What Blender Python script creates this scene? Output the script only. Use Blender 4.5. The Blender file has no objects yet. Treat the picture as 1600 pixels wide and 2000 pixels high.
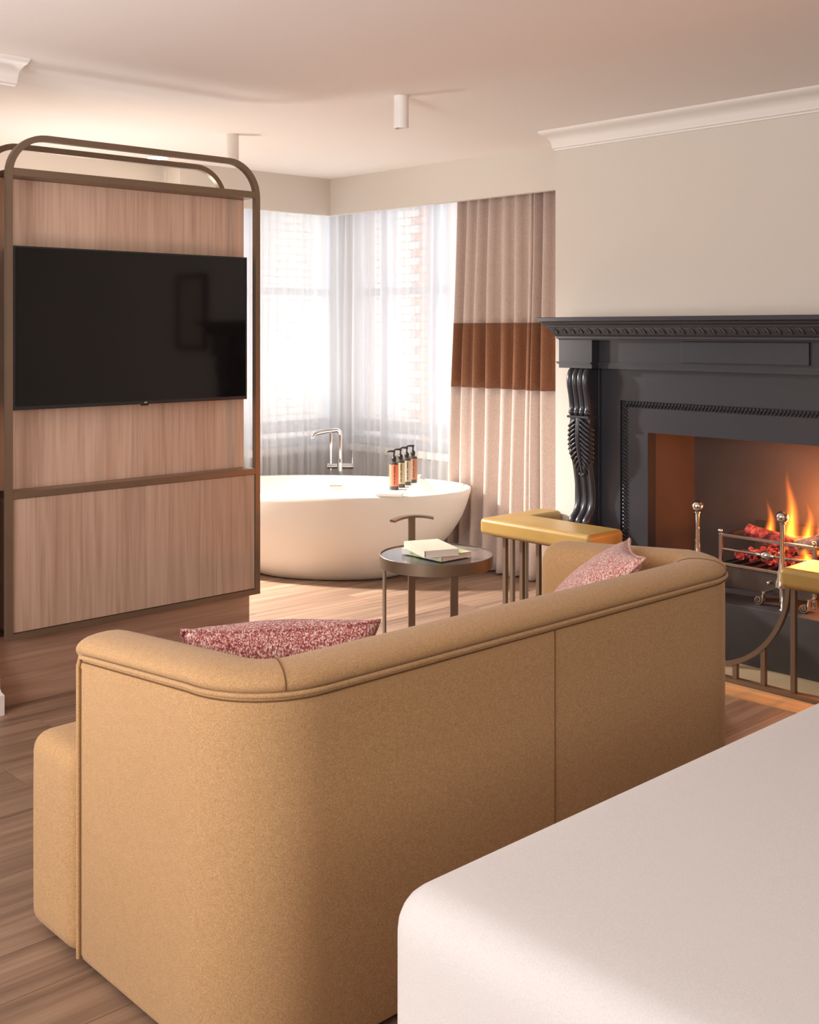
import bpy, math, random
from mathutils import Vector, Matrix
random.seed(7)
PI = math.pi
sc = bpy.context.scene
COL = sc.collection

# ------------------------------------------------------------------ camera
cam_d = bpy.data.cameras.new('camera')
cam = bpy.data.objects.new('camera', cam_d)
COL.objects.link(cam)
cam_d.sensor_fit = 'HORIZONTAL'
cam_d.sensor_width = 36.0
cam_d.lens = 2234.0 / 1600.0 * 36.0
cam_d.shift_y = -356.0 / 1600.0
cam_d.clip_start = 0.05
cam.location = (0, 0, 1.45)
cam.rotation_euler = (PI / 2, 0, -math.atan2(0.6815, 0.732))
sc.camera = cam

# ------------------------------------------------------------------ view
sc.view_settings.view_transform = 'Standard'
sc.view_settings.look = 'None'
sc.view_settings.gamma = 1.0
sc.view_settings.use_curve_mapping = False
sc.view_settings.exposure = 0.0

# ------------------------------------------------------------------ daylight and studio lights
world = bpy.data.worlds.new('daylight')
sc.world = world
world.use_nodes = True
bg = world.node_tree.nodes['Background']
bg.inputs['Color'].default_value = (0.90, 0.94, 1.0, 1)
bg.inputs['Strength'].default_value = 2.9


def area(name, loc, target, sx, sy, power, color, spread=PI):
    d = bpy.data.lights.new(name, 'AREA')
    d.shape = 'RECTANGLE'
    d.size, d.size_y = sx, sy
    d.energy = power
    d.color = color
    d.spread = spread
    o = bpy.data.objects.new(name, d)
    COL.objects.link(o)
    o.location = loc
    o.rotation_euler = (Vector(target) - Vector(loc)).to_track_quat('-Z', 'Y').to_euler()
    return o


def point(name, loc, power, color, r):
    d = bpy.data.lights.new(name, 'POINT')
    d.energy = power
    d.color = color
    d.shadow_soft_size = r
    o = bpy.data.objects.new(name, d)
    COL.objects.link(o)
    o.location = loc
    return o


# lamp standing in the bath area behind the media unit (it lights tub, floor and chimney piece)
def spotlight(name, loc, target, power, color, deg, blend, r):
    d = bpy.data.lights.new(name, 'SPOT')
    d.energy = power
    d.color = color
    d.spot_size = math.radians(deg)
    d.spot_blend = blend
    d.shadow_soft_size = r
    o = bpy.data.objects.new(name, d)
    COL.objects.link(o)
    o.location = loc
    o.rotation_euler = (Vector(target) - Vector(loc)).to_track_quat('-Z', 'Y').to_euler()
    return o


spotlight('bath_area_lamp', (3.22, 5.86, 1.70), (3.95, 4.4, 0.0), 640, (1.0, 0.955, 0.90), 96, 1.0, 0.06)
point('bath_area_fill', (2.75, 5.45, 1.35), 40, (1.0, 0.95, 0.89), 0.15)  # added omni fill that lifts the voile and the bath ceiling
# added soft fill from the left, standing in for an unseen bedroom window
area('left_fill_light', (-2.3, 1.9, 1.75), (1.5, 2.1, 0.6), 2.4, 1.2, 100, (1.0, 0.985, 0.97))
# added fill out of view at the left, thrown up to brighten the ceiling
area('ceiling_bounce_fill', (-0.9, 2.2, 0.9), (0.5, 3.0, 2.46), 1.2, 1.2, 36, (0.95, 0.97, 1.0), math.radians(120))
area('room_soft_fill', (0.2, -2.2, 2.2), (2.2, 3.0, 1.0), 3.2, 1.2, 52, (1.0, 0.985, 0.97))  # added soft fill from behind the camera


# ------------------------------------------------------------------ materials
def lin(r, g, b):
    def c(v):
        v /= 255.0
        return v / 12.92 if v <= 0.04045 else ((v + 0.055) / 1.055) ** 2.4
    return (c(r), c(g), c(b), 1.0)


class NT:
    def __init__(self, name):
        self.m = bpy.data.materials.new(name)
        self.m.use_nodes = True
        self.t = self.m.node_tree
        self.b = self.t.nodes['Principled BSDF']
        self.out = self.t.nodes['Material Output']

    def n(self, kind, **kw):
        nd = self.t.nodes.new(kind)
        for k, v in kw.items():
            if k in nd.inputs:
                nd.inputs[k].default_value = v
            else:
                setattr(nd, k, v)
        return nd

    def l(self, a, b):
        self.t.links.new(a, b)

    def coord(self, scale=(1, 1, 1), rnd=False):
        tc = self.n('ShaderNodeTexCoord')
        mp = self.n('ShaderNodeMapping')
        mp.inputs['Scale'].default_value = scale
        self.l(tc.outputs['Object'], mp.inputs['Vector'])
        if rnd:
            oi = self.n('ShaderNodeObjectInfo')
            mul = self.n('ShaderNodeMath', operation='MULTIPLY')
            mul.inputs[1].default_value = 57.0
            self.l(oi.outputs['Random'], mul.inputs[0])
            cb = self.n('ShaderNodeCombineXYZ')
            for i in range(3):
                self.l(mul.outputs[0], cb.inputs[i])
            self.l(cb.outputs[0], mp.inputs['Location'])
        return mp.outputs['Vector']

    def noise(self, vec, scale, detail=3.0, rough=0.55):
        nz = self.n('ShaderNodeTexNoise')
        nz.inputs['Scale'].default_value = scale
        nz.inputs['Detail'].default_value = detail
        nz.inputs['Roughness'].default_value = rough
        self.l(vec, nz.inputs['Vector'])
        return nz.outputs['Fac']

    def ramp(self, fac, stops):
        r = self.n('ShaderNodeValToRGB')
        e = r.color_ramp.elements
        while len(e) < len(stops):
            e.new(0.5)
        for el, (p, c) in zip(e, stops):
            el.position = p
            el.color = c
        self.l(fac, r.inputs['Fac'])
        return r.outputs['Color']

    def mix(self, fac, a, b, mode='MIX'):
        m = self.n('ShaderNodeMix', data_type='RGBA', blend_type=mode)
        for s, v in ((m.inputs[0], fac), (m.inputs[6], a), (m.inputs[7], b)):
            if hasattr(v, 'is_output'):
                self.l(v, s)
            else:
                s.default_value = v
        return m.outputs[2]

    def bump(self, h, strength=0.2, dist=0.002):
        b = self.n('ShaderNodeBump')
        b.inputs['Strength'].default_value = strength
        b.inputs['Distance'].default_value = dist
        self.l(h, b.inputs['Height'])
        self.l(b.outputs['Normal'], self.b.inputs['Normal'])

    def set(self, **kw):
        for k, v in kw.items():
            self.b.inputs[k.replace('_', ' ')].default_value = v
        return self


def plain(name, col, rough=0.5, metal=0.0, bump=None, var=0.0, **kw):
    t = NT(name)
    t.set(Roughness=rough, Metallic=metal)
    t.b.inputs['Base Color'].default_value = col
    v = t.coord()
    if var:
        nz = t.noise(v, 3.0, 4)
        d = tuple(max(0, c * (1 - var)) for c in col[:3]) + (1,)
        u = tuple(min(1, c * (1 + var)) for c in col[:3]) + (1,)
        t.l(t.ramp(nz, [(0.3, d), (0.7, u)]), t.b.inputs['Base Color'])
    if bump:
        t.bump(t.noise(v, bump[0], 3), bump[1], bump[2])
    for k, val in kw.items():
        t.b.inputs[k].default_value = val
    return t.m


def wood(name, dark, mid, light, axis, rough=0.5, rnd=True, fine=1.0):
    t = NT(name)
    s = [9.0, 9.0, 9.0]
    s[axis] = 0.55
    v = t.coord(tuple(s), rnd)
    s2 = [90.0 * fine] * 3
    s2[axis] = 2.2 * fine
    v2 = t.coord(tuple(s2), rnd)
    big = t.noise(v, 1.3, 4, 0.55)
    dist = t.n('ShaderNodeTexWave', wave_type='BANDS', bands_direction='DIAGONAL')
    dist.inputs['Scale'].default_value = 1.1
    dist.inputs['Distortion'].default_value = 9.0
    dist.inputs['Detail'].default_value = 3.0
    dist.inputs['Detail Scale'].default_value = 1.4
    t.l(v, dist.inputs['Vector'])
    c1 = t.ramp(big, [(0.25, dark), (0.5, mid), (0.78, light)])
    c2 = t.ramp(dist.outputs['Fac'], [(0.0, dark), (0.5, mid), (1.0, light)])
    c = t.mix(0.22, c1, c2)
    fn = t.noise(v2, 1.0, 3, 0.6)
    fcol = t.ramp(fn, [(0.3, (0.62, 0.6, 0.58, 1)), (0.55, (1, 1, 1, 1))])
    c = t.mix(0.55, c, fcol, 'MULTIPLY')
    if rnd:
        oi = t.n('ShaderNodeObjectInfo')
        vr = t.ramp(oi.outputs['Random'], [(0.0, (0.86, 0.84, 0.82, 1)), (1.0, (1.1, 1.08, 1.06, 1))])
        c = t.mix(1.0, c, vr, 'MULTIPLY')
    t.l(c, t.b.inputs['Base Color'])
    t.set(Roughness=rough)
    t.bump(fn, 0.12, 0.001)
    return t.m


def fabric(name, cols, scale, bump=0.5, dist=0.0015, sheen=0.3, weave=None, rough=0.9):
    t = NT(name)
    v = t.coord(weave or (1, 1, 1))
    nz = t.noise(v, scale, 2, 0.7)
    n2 = t.noise(v, scale * 0.16, 2, 0.6)
    m = t.n('ShaderNodeMath', operation='MULTIPLY_ADD')
    t.l(n2, m.inputs[0])
    m.inputs[1].default_value = 0.12
    t.l(nz, m.inputs[2])
    sub = t.n('ShaderNodeMath', operation='SUBTRACT')
    t.l(m.outputs[0], sub.inputs[0])
    sub.inputs[1].default_value = 0.06
    t.l(t.ramp(sub.outputs[0], cols), t.b.inputs['Base Color'])
    t.set(Roughness=rough)
    t.b.inputs['Sheen Weight'].default_value = sheen
    t.b.inputs['Sheen Roughness'].default_value = 0.5
    t.bump(nz, bump, dist)
    return t.m


M = {}
M['wall'] = plain('wall_paint', lin(214, 205, 195), 0.85, bump=(120, 0.03, 0.001))
M['ceiling'] = plain('ceiling_paint', lin(238, 230, 224), 0.9, bump=(90, 0.03, 0.001))
M['white_paint'] = plain('white_gloss_paint', lin(236, 230, 224), 0.45, bump=(60, 0.02, 0.001))
M['sash'] = plain('window_paint', lin(205, 206, 212), 0.5, bump=(60, 0.02, 0.001))
M['floor'] = wood('oak_floor', lin(106, 84, 70), lin(147, 119, 100), lin(175, 148, 127), 0, 0.42)
M['slab'] = plain('floor_joint', lin(70, 50, 40), 0.9, var=0.1)
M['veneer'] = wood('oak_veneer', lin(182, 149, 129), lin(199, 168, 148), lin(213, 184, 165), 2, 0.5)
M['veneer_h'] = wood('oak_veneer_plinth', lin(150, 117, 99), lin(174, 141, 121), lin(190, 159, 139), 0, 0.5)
M['oak_edge'] = wood('oak_threshold', lin(196, 145, 95), lin(218, 170, 118), lin(230, 190, 140), 1, 0.4)
M['bronze'] = plain('bronze_metal', lin(134, 115, 97), 0.42, 0.65, var=0.08, bump=(200, 0.03, 0.0005))
M['wool'] = fabric('camel_wool', [(0.30, lin(162, 122, 80)), (0.5, lin(190, 149, 103)), (0.72, lin(211, 175, 129))], 480, 0.3, 0.0010, 0.15)
M['seam'] = plain('seam_shadow', lin(120, 84, 50), 0.95, var=0.1)
M['boucle'] = fabric('pink_boucle', [(0.34, lin(120, 42, 44)), (0.46, lin(178, 86, 84)), (0.54, lin(214, 150, 142)), (0.62, lin(245, 228, 218))], 270, 0.9, 0.003, 0.3, (1, 1, 0.45))
M['boucle2'] = fabric('pale_pink_boucle', [(0.34, lin(172, 88, 84)), (0.46, lin(206, 134, 126)), (0.54, lin(232, 186, 176)), (0.62, lin(247, 232, 224))], 270, 0.9, 0.003, 0.3, (1, 1, 0.45))
M['linen'] = fabric('white_bed_linen', [(0.3, lin(214, 209, 208)), (0.7, lin(226, 222, 221))], 420, 0.05, 0.0006, 0.15)
M['black'] = plain('black_satin_paint', lin(52, 52, 58), 0.31, bump=(70, 0.03, 0.001), var=0.05)
M['black_metal'] = plain('black_firebox_metal', lin(84, 76, 74), 0.34, 0.15, bump=(50, 0.03, 0.001), var=0.12)
M['slate'] = plain('dark_slate', lin(70, 68, 70), 0.5, bump=(40, 0.1, 0.002), var=0.15)
M['stone'] = plain('beige_hearth_stone', lin(186, 165, 132), 0.5, bump=(60, 0.08, 0.001), var=0.14)
M['leather'] = plain('mustard_leather', lin(174, 140, 78), 0.33, bump=(160, 0.12, 0.0012), var=0.16)
M['chrome'] = plain('polished_chrome', (0.78, 0.78, 0.79, 1), 0.08, 1.0, bump=(20, 0.01, 0.0005))
M['steel'] = plain('polished_steel', (0.62, 0.58, 0.54, 1), 0.2, 1.0, bump=(40, 0.05, 0.001), var=0.1)
M['iron'] = plain('dark_iron', (0.16, 0.14, 0.13, 1), 0.3, 0.9, bump=(60, 0.1, 0.001), var=0.15)
M['tub'] = plain('white_stone_resin', lin(240, 235, 226), 0.38, bump=(30, 0.01, 0.0005))
M['screen'] = plain('black_glass_screen', (0.006, 0.005, 0.005, 1), 0.06, bump=(5, 0.002, 0.0002))
M['bezel'] = plain('dark_bezel', (0.02, 0.02, 0.022, 1), 0.35, bump=(90, 0.02, 0.0005))
M['drape'] = fabric('rose_beige_drape', [(0.3, lin(184, 160, 148)), (0.7, lin(208, 188, 177))], 240, 0.2, 0.0008, 0.2, (1, 1, 0.4))
M['drape_low'] = fabric('pale_rose_drape', [(0.3, lin(198, 178, 167)), (0.7, lin(222, 205, 195))], 240, 0.2, 0.0008, 0.2, (1, 1, 0.4))
M['band'] = fabric('rust_brown_band', [(0.3, lin(120, 76, 50)), (0.7, lin(146, 97, 67))], 240, 0.2, 0.0008, 0.25, (1, 1, 0.4))
M['black_plastic'] = plain('black_plastic', (0.015, 0.014, 0.014, 1), 0.35, bump=(90, 0.02, 0.0005))
M['coral'] = plain('coral_label', lin(226, 122, 92), 0.5, bump=(90, 0.03, 0.0005))
M['sage'] = plain('sage_label', lin(196, 186, 152), 0.5, bump=(90, 0.03, 0.0005))
M['stone_label'] = plain('grey_beige_label', lin(190, 176, 160), 0.5, bump=(90, 0.03, 0.0005))
M['tan'] = plain('tan_label', lin(176, 124, 96), 0.5, bump=(90, 0.03, 0.0005))
M['print'] = plain('dark_print', lin(96, 44, 34), 0.6, var=0.1)
M['bottle'] = plain('smoked_bottle', lin(70, 62, 56), 0.15, bump=(50, 0.01, 0.0005))
M['page'] = plain('paper_pages', lin(225, 214, 205), 0.8, bump=(300, 0.2, 0.001))
M['brick'] = plain('orange_brick', lin(214, 158, 122), 0.9, bump=(60, 0.3, 0.003), var=0.15)
M['white_brick'] = plain('white_painted_brick', lin(232, 228, 220), 0.8, bump=(60, 0.3, 0.003), var=0.05)
M['mortar'] = plain('mortar', lin(205, 185, 168), 0.95, var=0.1)
M['tabletop'] = NT('smoked_table_top').set(Roughness=0.12).m
t_ = NT('table_top_stone')
v_ = t_.coord()
t_.l(t_.ramp(t_.noise(v_, 5, 5), [(0.35, lin(92, 86, 86)), (0.65, lin(122, 114, 112))]), t_.b.inputs['Base Color'])
t_.set(Roughness=0.14)
M['tabletop'] = t_.m
# book covers: pale covers with a faint printed pattern
t_ = NT('cream_cover')
v_ = t_.coord((1, 1, 1))
br = t_.n('ShaderNodeTexBrick')
br.inputs['Scale'].default_value = 16
br.inputs['Color1'].default_value = lin(238, 226, 200)
br.inputs['Color2'].default_value = lin(240, 232, 212)
br.inputs['Mortar'].default_value = lin(226, 224, 200)
br.inputs['Mortar Size'].default_value = 0.06
t_.l(v_, br.inputs['Vector'])
t_.l(br.outputs['Color'], t_.b.inputs['Base Color'])
t_.set(Roughness=0.55)
M['cover1'] = t_.m
t_ = NT('green_white_cover')
v_ = t_.coord()
t_.l(t_.ramp(t_.noise(v_, 14, 2), [(0.45, lin(236, 234, 226)), (0.6, lin(188, 214, 130))]), t_.b.inputs['Base Color'])
t_.set(Roughness=0.55)
M['cover2'] = t_.m
# sheer voile
t_ = NT('white_voile')
t_.t.nodes.remove(t_.b)
tr = t_.n('ShaderNodeBsdfTransparent')
tl = t_.n('ShaderNodeBsdfTranslucent')
df = t_.n('ShaderNodeBsdfDiffuse')
tl.inputs['Color'].default_value = (0.93, 0.94, 0.96, 1)
df.inputs['Color'].default_value = (0.93, 0.93, 0.95, 1)
a1 = t_.n('ShaderNodeMixShader')
a1.inputs[0].default_value = 0.45
t_.l(tl.outputs[0], a1.inputs[1])
t_.l(df.outputs[0], a1.inputs[2])
a2 = t_.n('ShaderNodeMixShader')
vz = t_.coord((1, 1, 0.02))
t_.l(t_.ramp(t_.noise(vz, 16, 2), [(0.3, (0.70, 0.70, 0.70, 1)), (0.7, (0.86, 0.86, 0.86, 1))]), a2.inputs[0])
t_.l(tr.outputs[0], a2.inputs[1])
t_.l(a1.outputs[0], a2.inputs[2])
t_.l(a2.outputs[0], t_.out.inputs['Surface'])
M['sheer'] = t_.m
# glass
t_ = NT('window_glass')
t_.t.nodes.remove(t_.b)
tr = t_.n('ShaderNodeBsdfTransparent')
gl = t_.n('ShaderNodeBsdfGlossy')
gl.inputs['Roughness'].default_value = 0.02
a1 = t_.n('ShaderNodeMixShader')
a1.inputs[0].default_value = 0.06
t_.l(tr.outputs[0], a1.inputs[1])
t_.l(gl.outputs[0], a1.inputs[2])
t_.l(a1.outputs[0], t_.out.inputs['Surface'])
M['glass'] = t_.m


def emit(name, col, strength):
    t = NT(name)
    t.b.inputs['Base Color'].default_value = col
    t.b.inputs['Emission Color'].default_value = col
    t.b.inputs['Emission Strength'].default_value = strength
    return t.m


M['lamp_lens'] = emit('lit_lamp_lens', (1.0, 0.85, 0.65, 1), 12)
# embers and logs
t_ = NT('glowing_embers')
v_ = t_.coord()
nz = t_.noise(v_, 34, 4, 0.65)
t_.l(t_.ramp(nz, [(0.35, (0.05, 0.01, 0.01, 1)), (0.6, (0.22, 0.05, 0.05, 1))]), t_.b.inputs['Base Color'])
t_.l(t_.ramp(nz, [(0.44, (0.015, 0.0, 0.0, 1)), (0.54, (0.35, 0.02, 0.02, 1)), (0.62, (0.9, 0.10, 0.05, 1)), (0.74, (1.0, 0.35, 0.12, 1))]), t_.b.inputs['Emission Color'])
t_.b.inputs['Emission Strength'].default_value = 0.7
t_.set(Roughness=0.9)
t_.bump(nz, 0.8, 0.01)
M['ember'] = t_.m
t_ = NT('charred_log')
v_ = t_.coord((1, 1, 1))
v2 = t_.coord((6, 60, 60))
nz = t_.noise(v_, 16, 4, 0.65)
n2 = t_.noise(v2, 1.0, 4, 0.6)
t_.l(t_.ramp(n2, [(0.3, (0.06, 0.05, 0.045, 1)), (0.62, (0.30, 0.27, 0.24, 1))]), t_.b.inputs['Base Color'])
t_.l(t_.ramp(nz, [(0.56, (0, 0, 0, 1)), (0.64, (0.7, 0.06, 0.04, 1)), (0.75, (1.0, 0.3, 0.08, 1))]), t_.b.inputs['Emission Color'])
t_.b.inputs['Emission Strength'].default_value = 0.6
t_.set(Roughness=0.95)
t_.bump(n2, 0.9, 0.006)
M['log'] = t_.m
t_ = NT('flame_volume')
t_.t.nodes.remove(t_.b)
tc = t_.n('ShaderNodeTexCoord')
sx = t_.n('ShaderNodeSeparateXYZ')
t_.l(tc.outputs['Object'], sx.inputs[0])
oi_ = t_.n('ShaderNodeObjectInfo')


def mth(op, a, b=None, c=None):
    q = t_.n('ShaderNodeMath', operation=op)
    for i, vv in enumerate((a, b, c)):
        if vv is None:
            continue
        if hasattr(vv, 'is_output'):
            t_.l(vv, q.inputs[i])
        else:
            q.inputs[i].default_value = vv
    return q.outputs[0]


ph_ = mth('MULTIPLY', oi_.outputs['Random'], 40.0)
wob = mth('SINE', mth('MULTIPLY_ADD', sx.outputs['Z'], 7.0, ph_))
yy_ = mth('ADD', sx.outputs['Y'], mth('MULTIPLY', mth('MULTIPLY', wob, 0.22), sx.outputs['Z']))
rr_ = mth('SQRT', mth('ADD', mth('MULTIPLY', sx.outputs['X'], sx.outputs['X']), mth('MULTIPLY', yy_, yy_)))
env = mth('MULTIPLY', mth('POWER', mth('MAXIMUM', mth('SUBTRACT', 1.0, sx.outputs['Z']), 0.0), 0.8), 0.62)
cr = mth('MAXIMUM', mth('SUBTRACT', 1.0, mth('DIVIDE', rr_, mth('ADD', env, 0.02))), 0.0)
core = mth('POWER', cr, 1.9)
vert = mth('POWER', mth('MAXIMUM', mth('SUBTRACT', 1.0, sx.outputs['Z']), 0.0), 1.1)
den = mth('MULTIPLY', core, vert)
em = t_.n('ShaderNodeEmission')
t_.l(t_.ramp(den, [(0.0, (1.0, 0.13, 0.01, 1)), (0.25, (1.0, 0.25, 0.02, 1)), (0.6, (1.0, 0.48, 0.05, 1)), (1.0, (1.0, 0.7, 0.2, 1))]), em.inputs['Color'])
t_.l(mth('MULTIPLY', den, 190.0), em.inputs['Strength'])
t_.l(em.outputs[0], t_.out.inputs['Volume'])
M['flame'] = t_.m


# ------------------------------------------------------------------ mesh helpers
class MB:
    def __init__(self):
        self.v, self.f = [], []

    def add(self, vs, fs):
        o = len(self.v)
        self.v += [tuple(p) for p in vs]
        self.f += [tuple(i + o for i in q) for q in fs]
        return self

    def box(self, x0, x1, y0, y1, z0, z1):
        return self.add([(x0, y0, z0), (x1, y0, z0), (x1, y1, z0), (x0, y1, z0), (x0, y0, z1), (x1, y0, z1), (x1, y1, z1), (x0, y1, z1)],
                        [(0, 3, 2, 1), (4, 5, 6, 7), (0, 1, 5, 4), (1, 2, 6, 5), (2, 3, 7, 6), (3, 0, 4, 7)])

    def obox(self, c, u, v, w):
        c, u, v, w = map(Vector, (c, u, v, w))
        P = [c + a * u + b * v + d * w for d in (-1, 1) for a, b in ((-1, -1), (1, -1), (1, 1), (-1, 1))]
        return self.add(P, [(0, 3, 2, 1), (4, 5, 6, 7), (0, 1, 5, 4), (1, 2, 6, 5), (2, 3, 7, 6), (3, 0, 4, 7)])

    def rings(self, rings, caps=True, closed=False):
        n = len(rings[0])
        vs = [p for r in rings for p in r]
        fs = []
        m = len(rings)
        for i in range(m if closed else m - 1):
            for j in range(n):
                a, b = i * n + j, i * n + (j + 1) % n
                c, d = ((i + 1) % m) * n + (j + 1) % n, ((i + 1) % m) * n + j
                fs.append((a, b, c, d))
        if caps and not closed:
            fs.append(tuple(range(n - 1, -1, -1)))
            fs.append(tuple(range((m - 1) * n, m * n)))
        return self.add(vs, fs)

    def tube(self, path, r, n=8, closed=False):
        P = [Vector(p) for p in path]
        rs = r if isinstance(r, (list, tuple)) else [r] * len(P)
        rings = []
        up = None
        for i, p in enumerate(P):
            a = P[i - 1] if (i > 0 or closed) else p
            b = P[(i + 1) % len(P)] if (i < len(P) - 1 or closed) else p
            t = (b - a).normalized()
            if up is None:
                up = Vector((0, 0, 1)) if abs(t.z) < 0.9 else Vector((1, 0, 0))
            s = t.cross(up).normalized()
            up = s.cross(t).normalized()
            rings.append([p + rs[i] * (math.cos(2 * PI * k / n) * s + math.sin(2 * PI * k / n) * up) for k in range(n)])
        return self.rings(rings, True, closed)

    def bar(self, path, w, d, normal, closed=False):
        """rectangular bar along a planar path: w in the plane, d along the plane's normal"""
        P = [Vector(p) for p in path]
        N = Vector(normal).normalized()
        rings = []
        m = len(P)
        for i, p in enumerate(P):
            t1 = (p - P[i - 1]).normalized() if (i > 0 or closed) else None
            t2 = (P[(i + 1) % m] - p).normalized() if (i < m - 1 or closed) else None
            t = (t1 + t2).normalized() if (t1 and t2) else (t1 or t2)
            s = t.cross(N).normalized()
            k = 1.0
            if t1 and t2:
                k = 1.0 / max(0.35, t.dot(t1))
            rings.append([p + s * w / 2 * k + N * d / 2, p - s * w / 2 * k + N * d / 2, p - s * w / 2 * k - N * d / 2, p + s * w / 2 * k - N * d / 2])
        return self.rings(rings, True, closed)

    def lathe(self, prof, c, n=24, axis=None, caps=True):
        c = Vector(c)
        rings = []
        A = Vector(axis).normalized() if axis else Vector((0, 0, 1))
        u = A.orthogonal().normalized()
        w = A.cross(u)
        for r, z in prof:
            rings.append([c + A * z + max(r, 1e-4) * (math.cos(2 * PI * k / n) * u + math.sin(2 * PI * k / n) * w) for k in range(n)])
        return self.rings(rings, caps)

    def ball(self, c, r, n=14, m=8):
        return self.lathe([(r * math.sin(PI * i / m), -r * math.cos(PI * i / m)) for i in range(m + 1)], c, n)

    def ellip(self, c, u, v, w, n=8, m=5):
        c, u, v, w = map(Vector, (c, u, v, w))
        rings = []
        for i in range(m + 1):
            a = PI * i / m
            rings.append([c - math.cos(a) * w + max(math.sin(a), 0.01) * (math.cos(2 * PI * k / n) * u + math.sin(2 * PI * k / n) * v) for k in range(n)])
        return self.rings(rings)

    def grid(self, fn, nu, nv):
        vs = [fn(i / nu, j / nv) for j in range(nv + 1) for i in range(nu + 1)]
        fs = [(j * (nu + 1) + i, j * (nu + 1) + i + 1, (j + 1) * (nu + 1) + i + 1, (j + 1) * (nu + 1) + i) for j in range(nv) for i in range(nu)]
        return self.add(vs, fs)

    def prism(self, poly, z0, z1):
        n = len(poly)
        vs = [(x, y, z0) for x, y in poly] + [(x, y, z1) for x, y in poly]
        fs = [tuple(range(n - 1, -1, -1)), tuple(range(n, 2 * n))] + [(i, (i + 1) % n, (i + 1) % n + n, i + n) for i in range(n)]
        return self.add(vs, fs)

    def mesh(self, name, mat, smooth=None, origin=(0, 0, 0)):
        me = bpy.data.meshes.new(name)
        o = Vector(origin)
        me.from_pydata([tuple(Vector(p) - o) for p in self.v], [], self.f)
        me.materials.append(mat)
        if smooth is not None:
            for p in me.polygons:
                p.use_smooth = True
            me.set_sharp_from_angle(angle=math.radians(smooth))
        me.update()
        return me


def fix_normals(me):
    import bmesh
    b = bmesh.new()
    b.from_mesh(me)
    bmesh.ops.recalc_face_normals(b, faces=b.faces)
    b.to_mesh(me)
    b.free()


def world_loc(o):
    v = Vector(o.location)
    while o.parent:
        o = o.parent
        v += Vector(o.location)
    return v


def obj(name, mb, mat, parent=None, smooth=None, bevel=0, seg=2, origin=None, label=None, subdiv=0, recalc=True):
    base = world_loc(parent) if parent else Vector((0, 0, 0))
    if origin is None:
        origin = tuple(base) if parent else (0, 0, 0)
    me = mb.mesh(name, M[mat], None, origin)
    if recalc:
        fix_normals(me)
    if smooth is not None or bevel:
        for p in me.polygons:
            p.use_smooth = True
        me.set_sharp_from_angle(angle=math.radians(smooth if smooth is not None else 40))
    o = bpy.data.objects.new(name, me)
    COL.objects.link(o)
    o.location = Vector(origin) - base
    if parent:
        o.parent = parent
    if bevel:
        b = o.modifiers.new('bevel', 'BEVEL')
        b.width = bevel
        b.segments = seg
        b.limit_method = 'ANGLE'
        b.angle_limit = math.radians(40)
        for p in me.polygons:
            p.use_smooth = True
        if seg > 1:
            b.harden_normals = True
    if subdiv:
        s = o.modifiers.new('subdivision', 'SUBSURF')
        s.levels = s.render_levels = subdiv
    if label:
        o['label'] = label
    return o


def tag(o, label, cat, group=None, kind=None):
    o['label'] = label
    o['category'] = cat
    if group:
        o['group'] = group
    if kind:
        o['kind'] = kind
    return o


def thing(name, label, cat, loc, group=None):
    o = bpy.data.objects.new(name, None)
    o.empty_display_size = 0.1
    COL.objects.link(o)
    o.location = loc
    return tag(o, label, cat, group)


def struct(name, mb, mat, parent=None, label=None, **kw):
    o = obj(name, mb, mat, parent, **kw)
    if parent is None:
        o['kind'] = 'structure'
    if label:
        o['label'] = label
    return o


def share(name, me, loc, parent=None):
    o = bpy.data.objects.new(name, me)
    COL.objects.link(o)
    o.location = Vector(loc) - (world_loc(parent) if parent else Vector((0, 0, 0)))
    if parent:
        o.parent = parent
    return o


def arc(cx, cy, r, a0, a1, n):
    return [(cx + r * math.cos(math.radians(a0 + (a1 - a0) * i / n)), cy + r * math.sin(math.radians(a0 + (a1 - a0) * i / n))) for i in range(n + 1)]


# ================================================================== THE ROOM
CEIL = 2.46
XR = 4.59      # chimney breast
XW = 5.15      # window wall, right
YW = 6.20      # window wall, back
fl = struct('floor', MB().box(-2.75, 5.4, -2.75, 6.4, -0.15, -0.014), 'slab', label='brown oak plank floor')
pl_w = 0.185
pl_l = 1.52
plank_me = {}
y = -2.6
row = 0
while y < YW:
    x = -2.6 - (row * 0.61) % pl_l
    while x < XW + 0.1:
        x0, x1 = max(x, -2.6), min(x + pl_l, XW + 0.1)
        y1 = min(y + pl_w, YW + 0.02)
        if x1 - x0 > 0.02 and y1 - y > 0.01:
            key = (round(x1 - x0, 3), round(y1 - y, 3))
            if key not in plank_me:
                a, b = key[0] / 2 - 0.0007, key[1] / 2 - 0.0007
                mb = MB().box(-a, a, -b, b, -0.012, 0.0)
                me = mb.mesh('plank', M['floor'])
                plank_me[key] = me
            share('plank', plank_me[key], ((x0 + x1) / 2, (y + y1) / 2, 0), fl)
        x += pl_l
    y += pl_w
    row += 1

struct('ceiling', MB().box(-2.75, 5.4, -2.75, 6.4, CEIL, CEIL + 0.15), 'ceiling', label='smooth off-white ceiling')
struct('wall_left', MB().box(-2.75, -2.6, -2.75, 6.4, 0, CEIL), 'wall')
struct('wall_behind', MB().box(-2.6, 5.4, -2.75, -2.6, 0, CEIL), 'wall')
# wall carrying the left cornice, ends where the media unit begins
struct('wall_partition', MB().box(-2.6, 1.785, 4.22, 4.50, 0, CEIL), 'wall')
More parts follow.
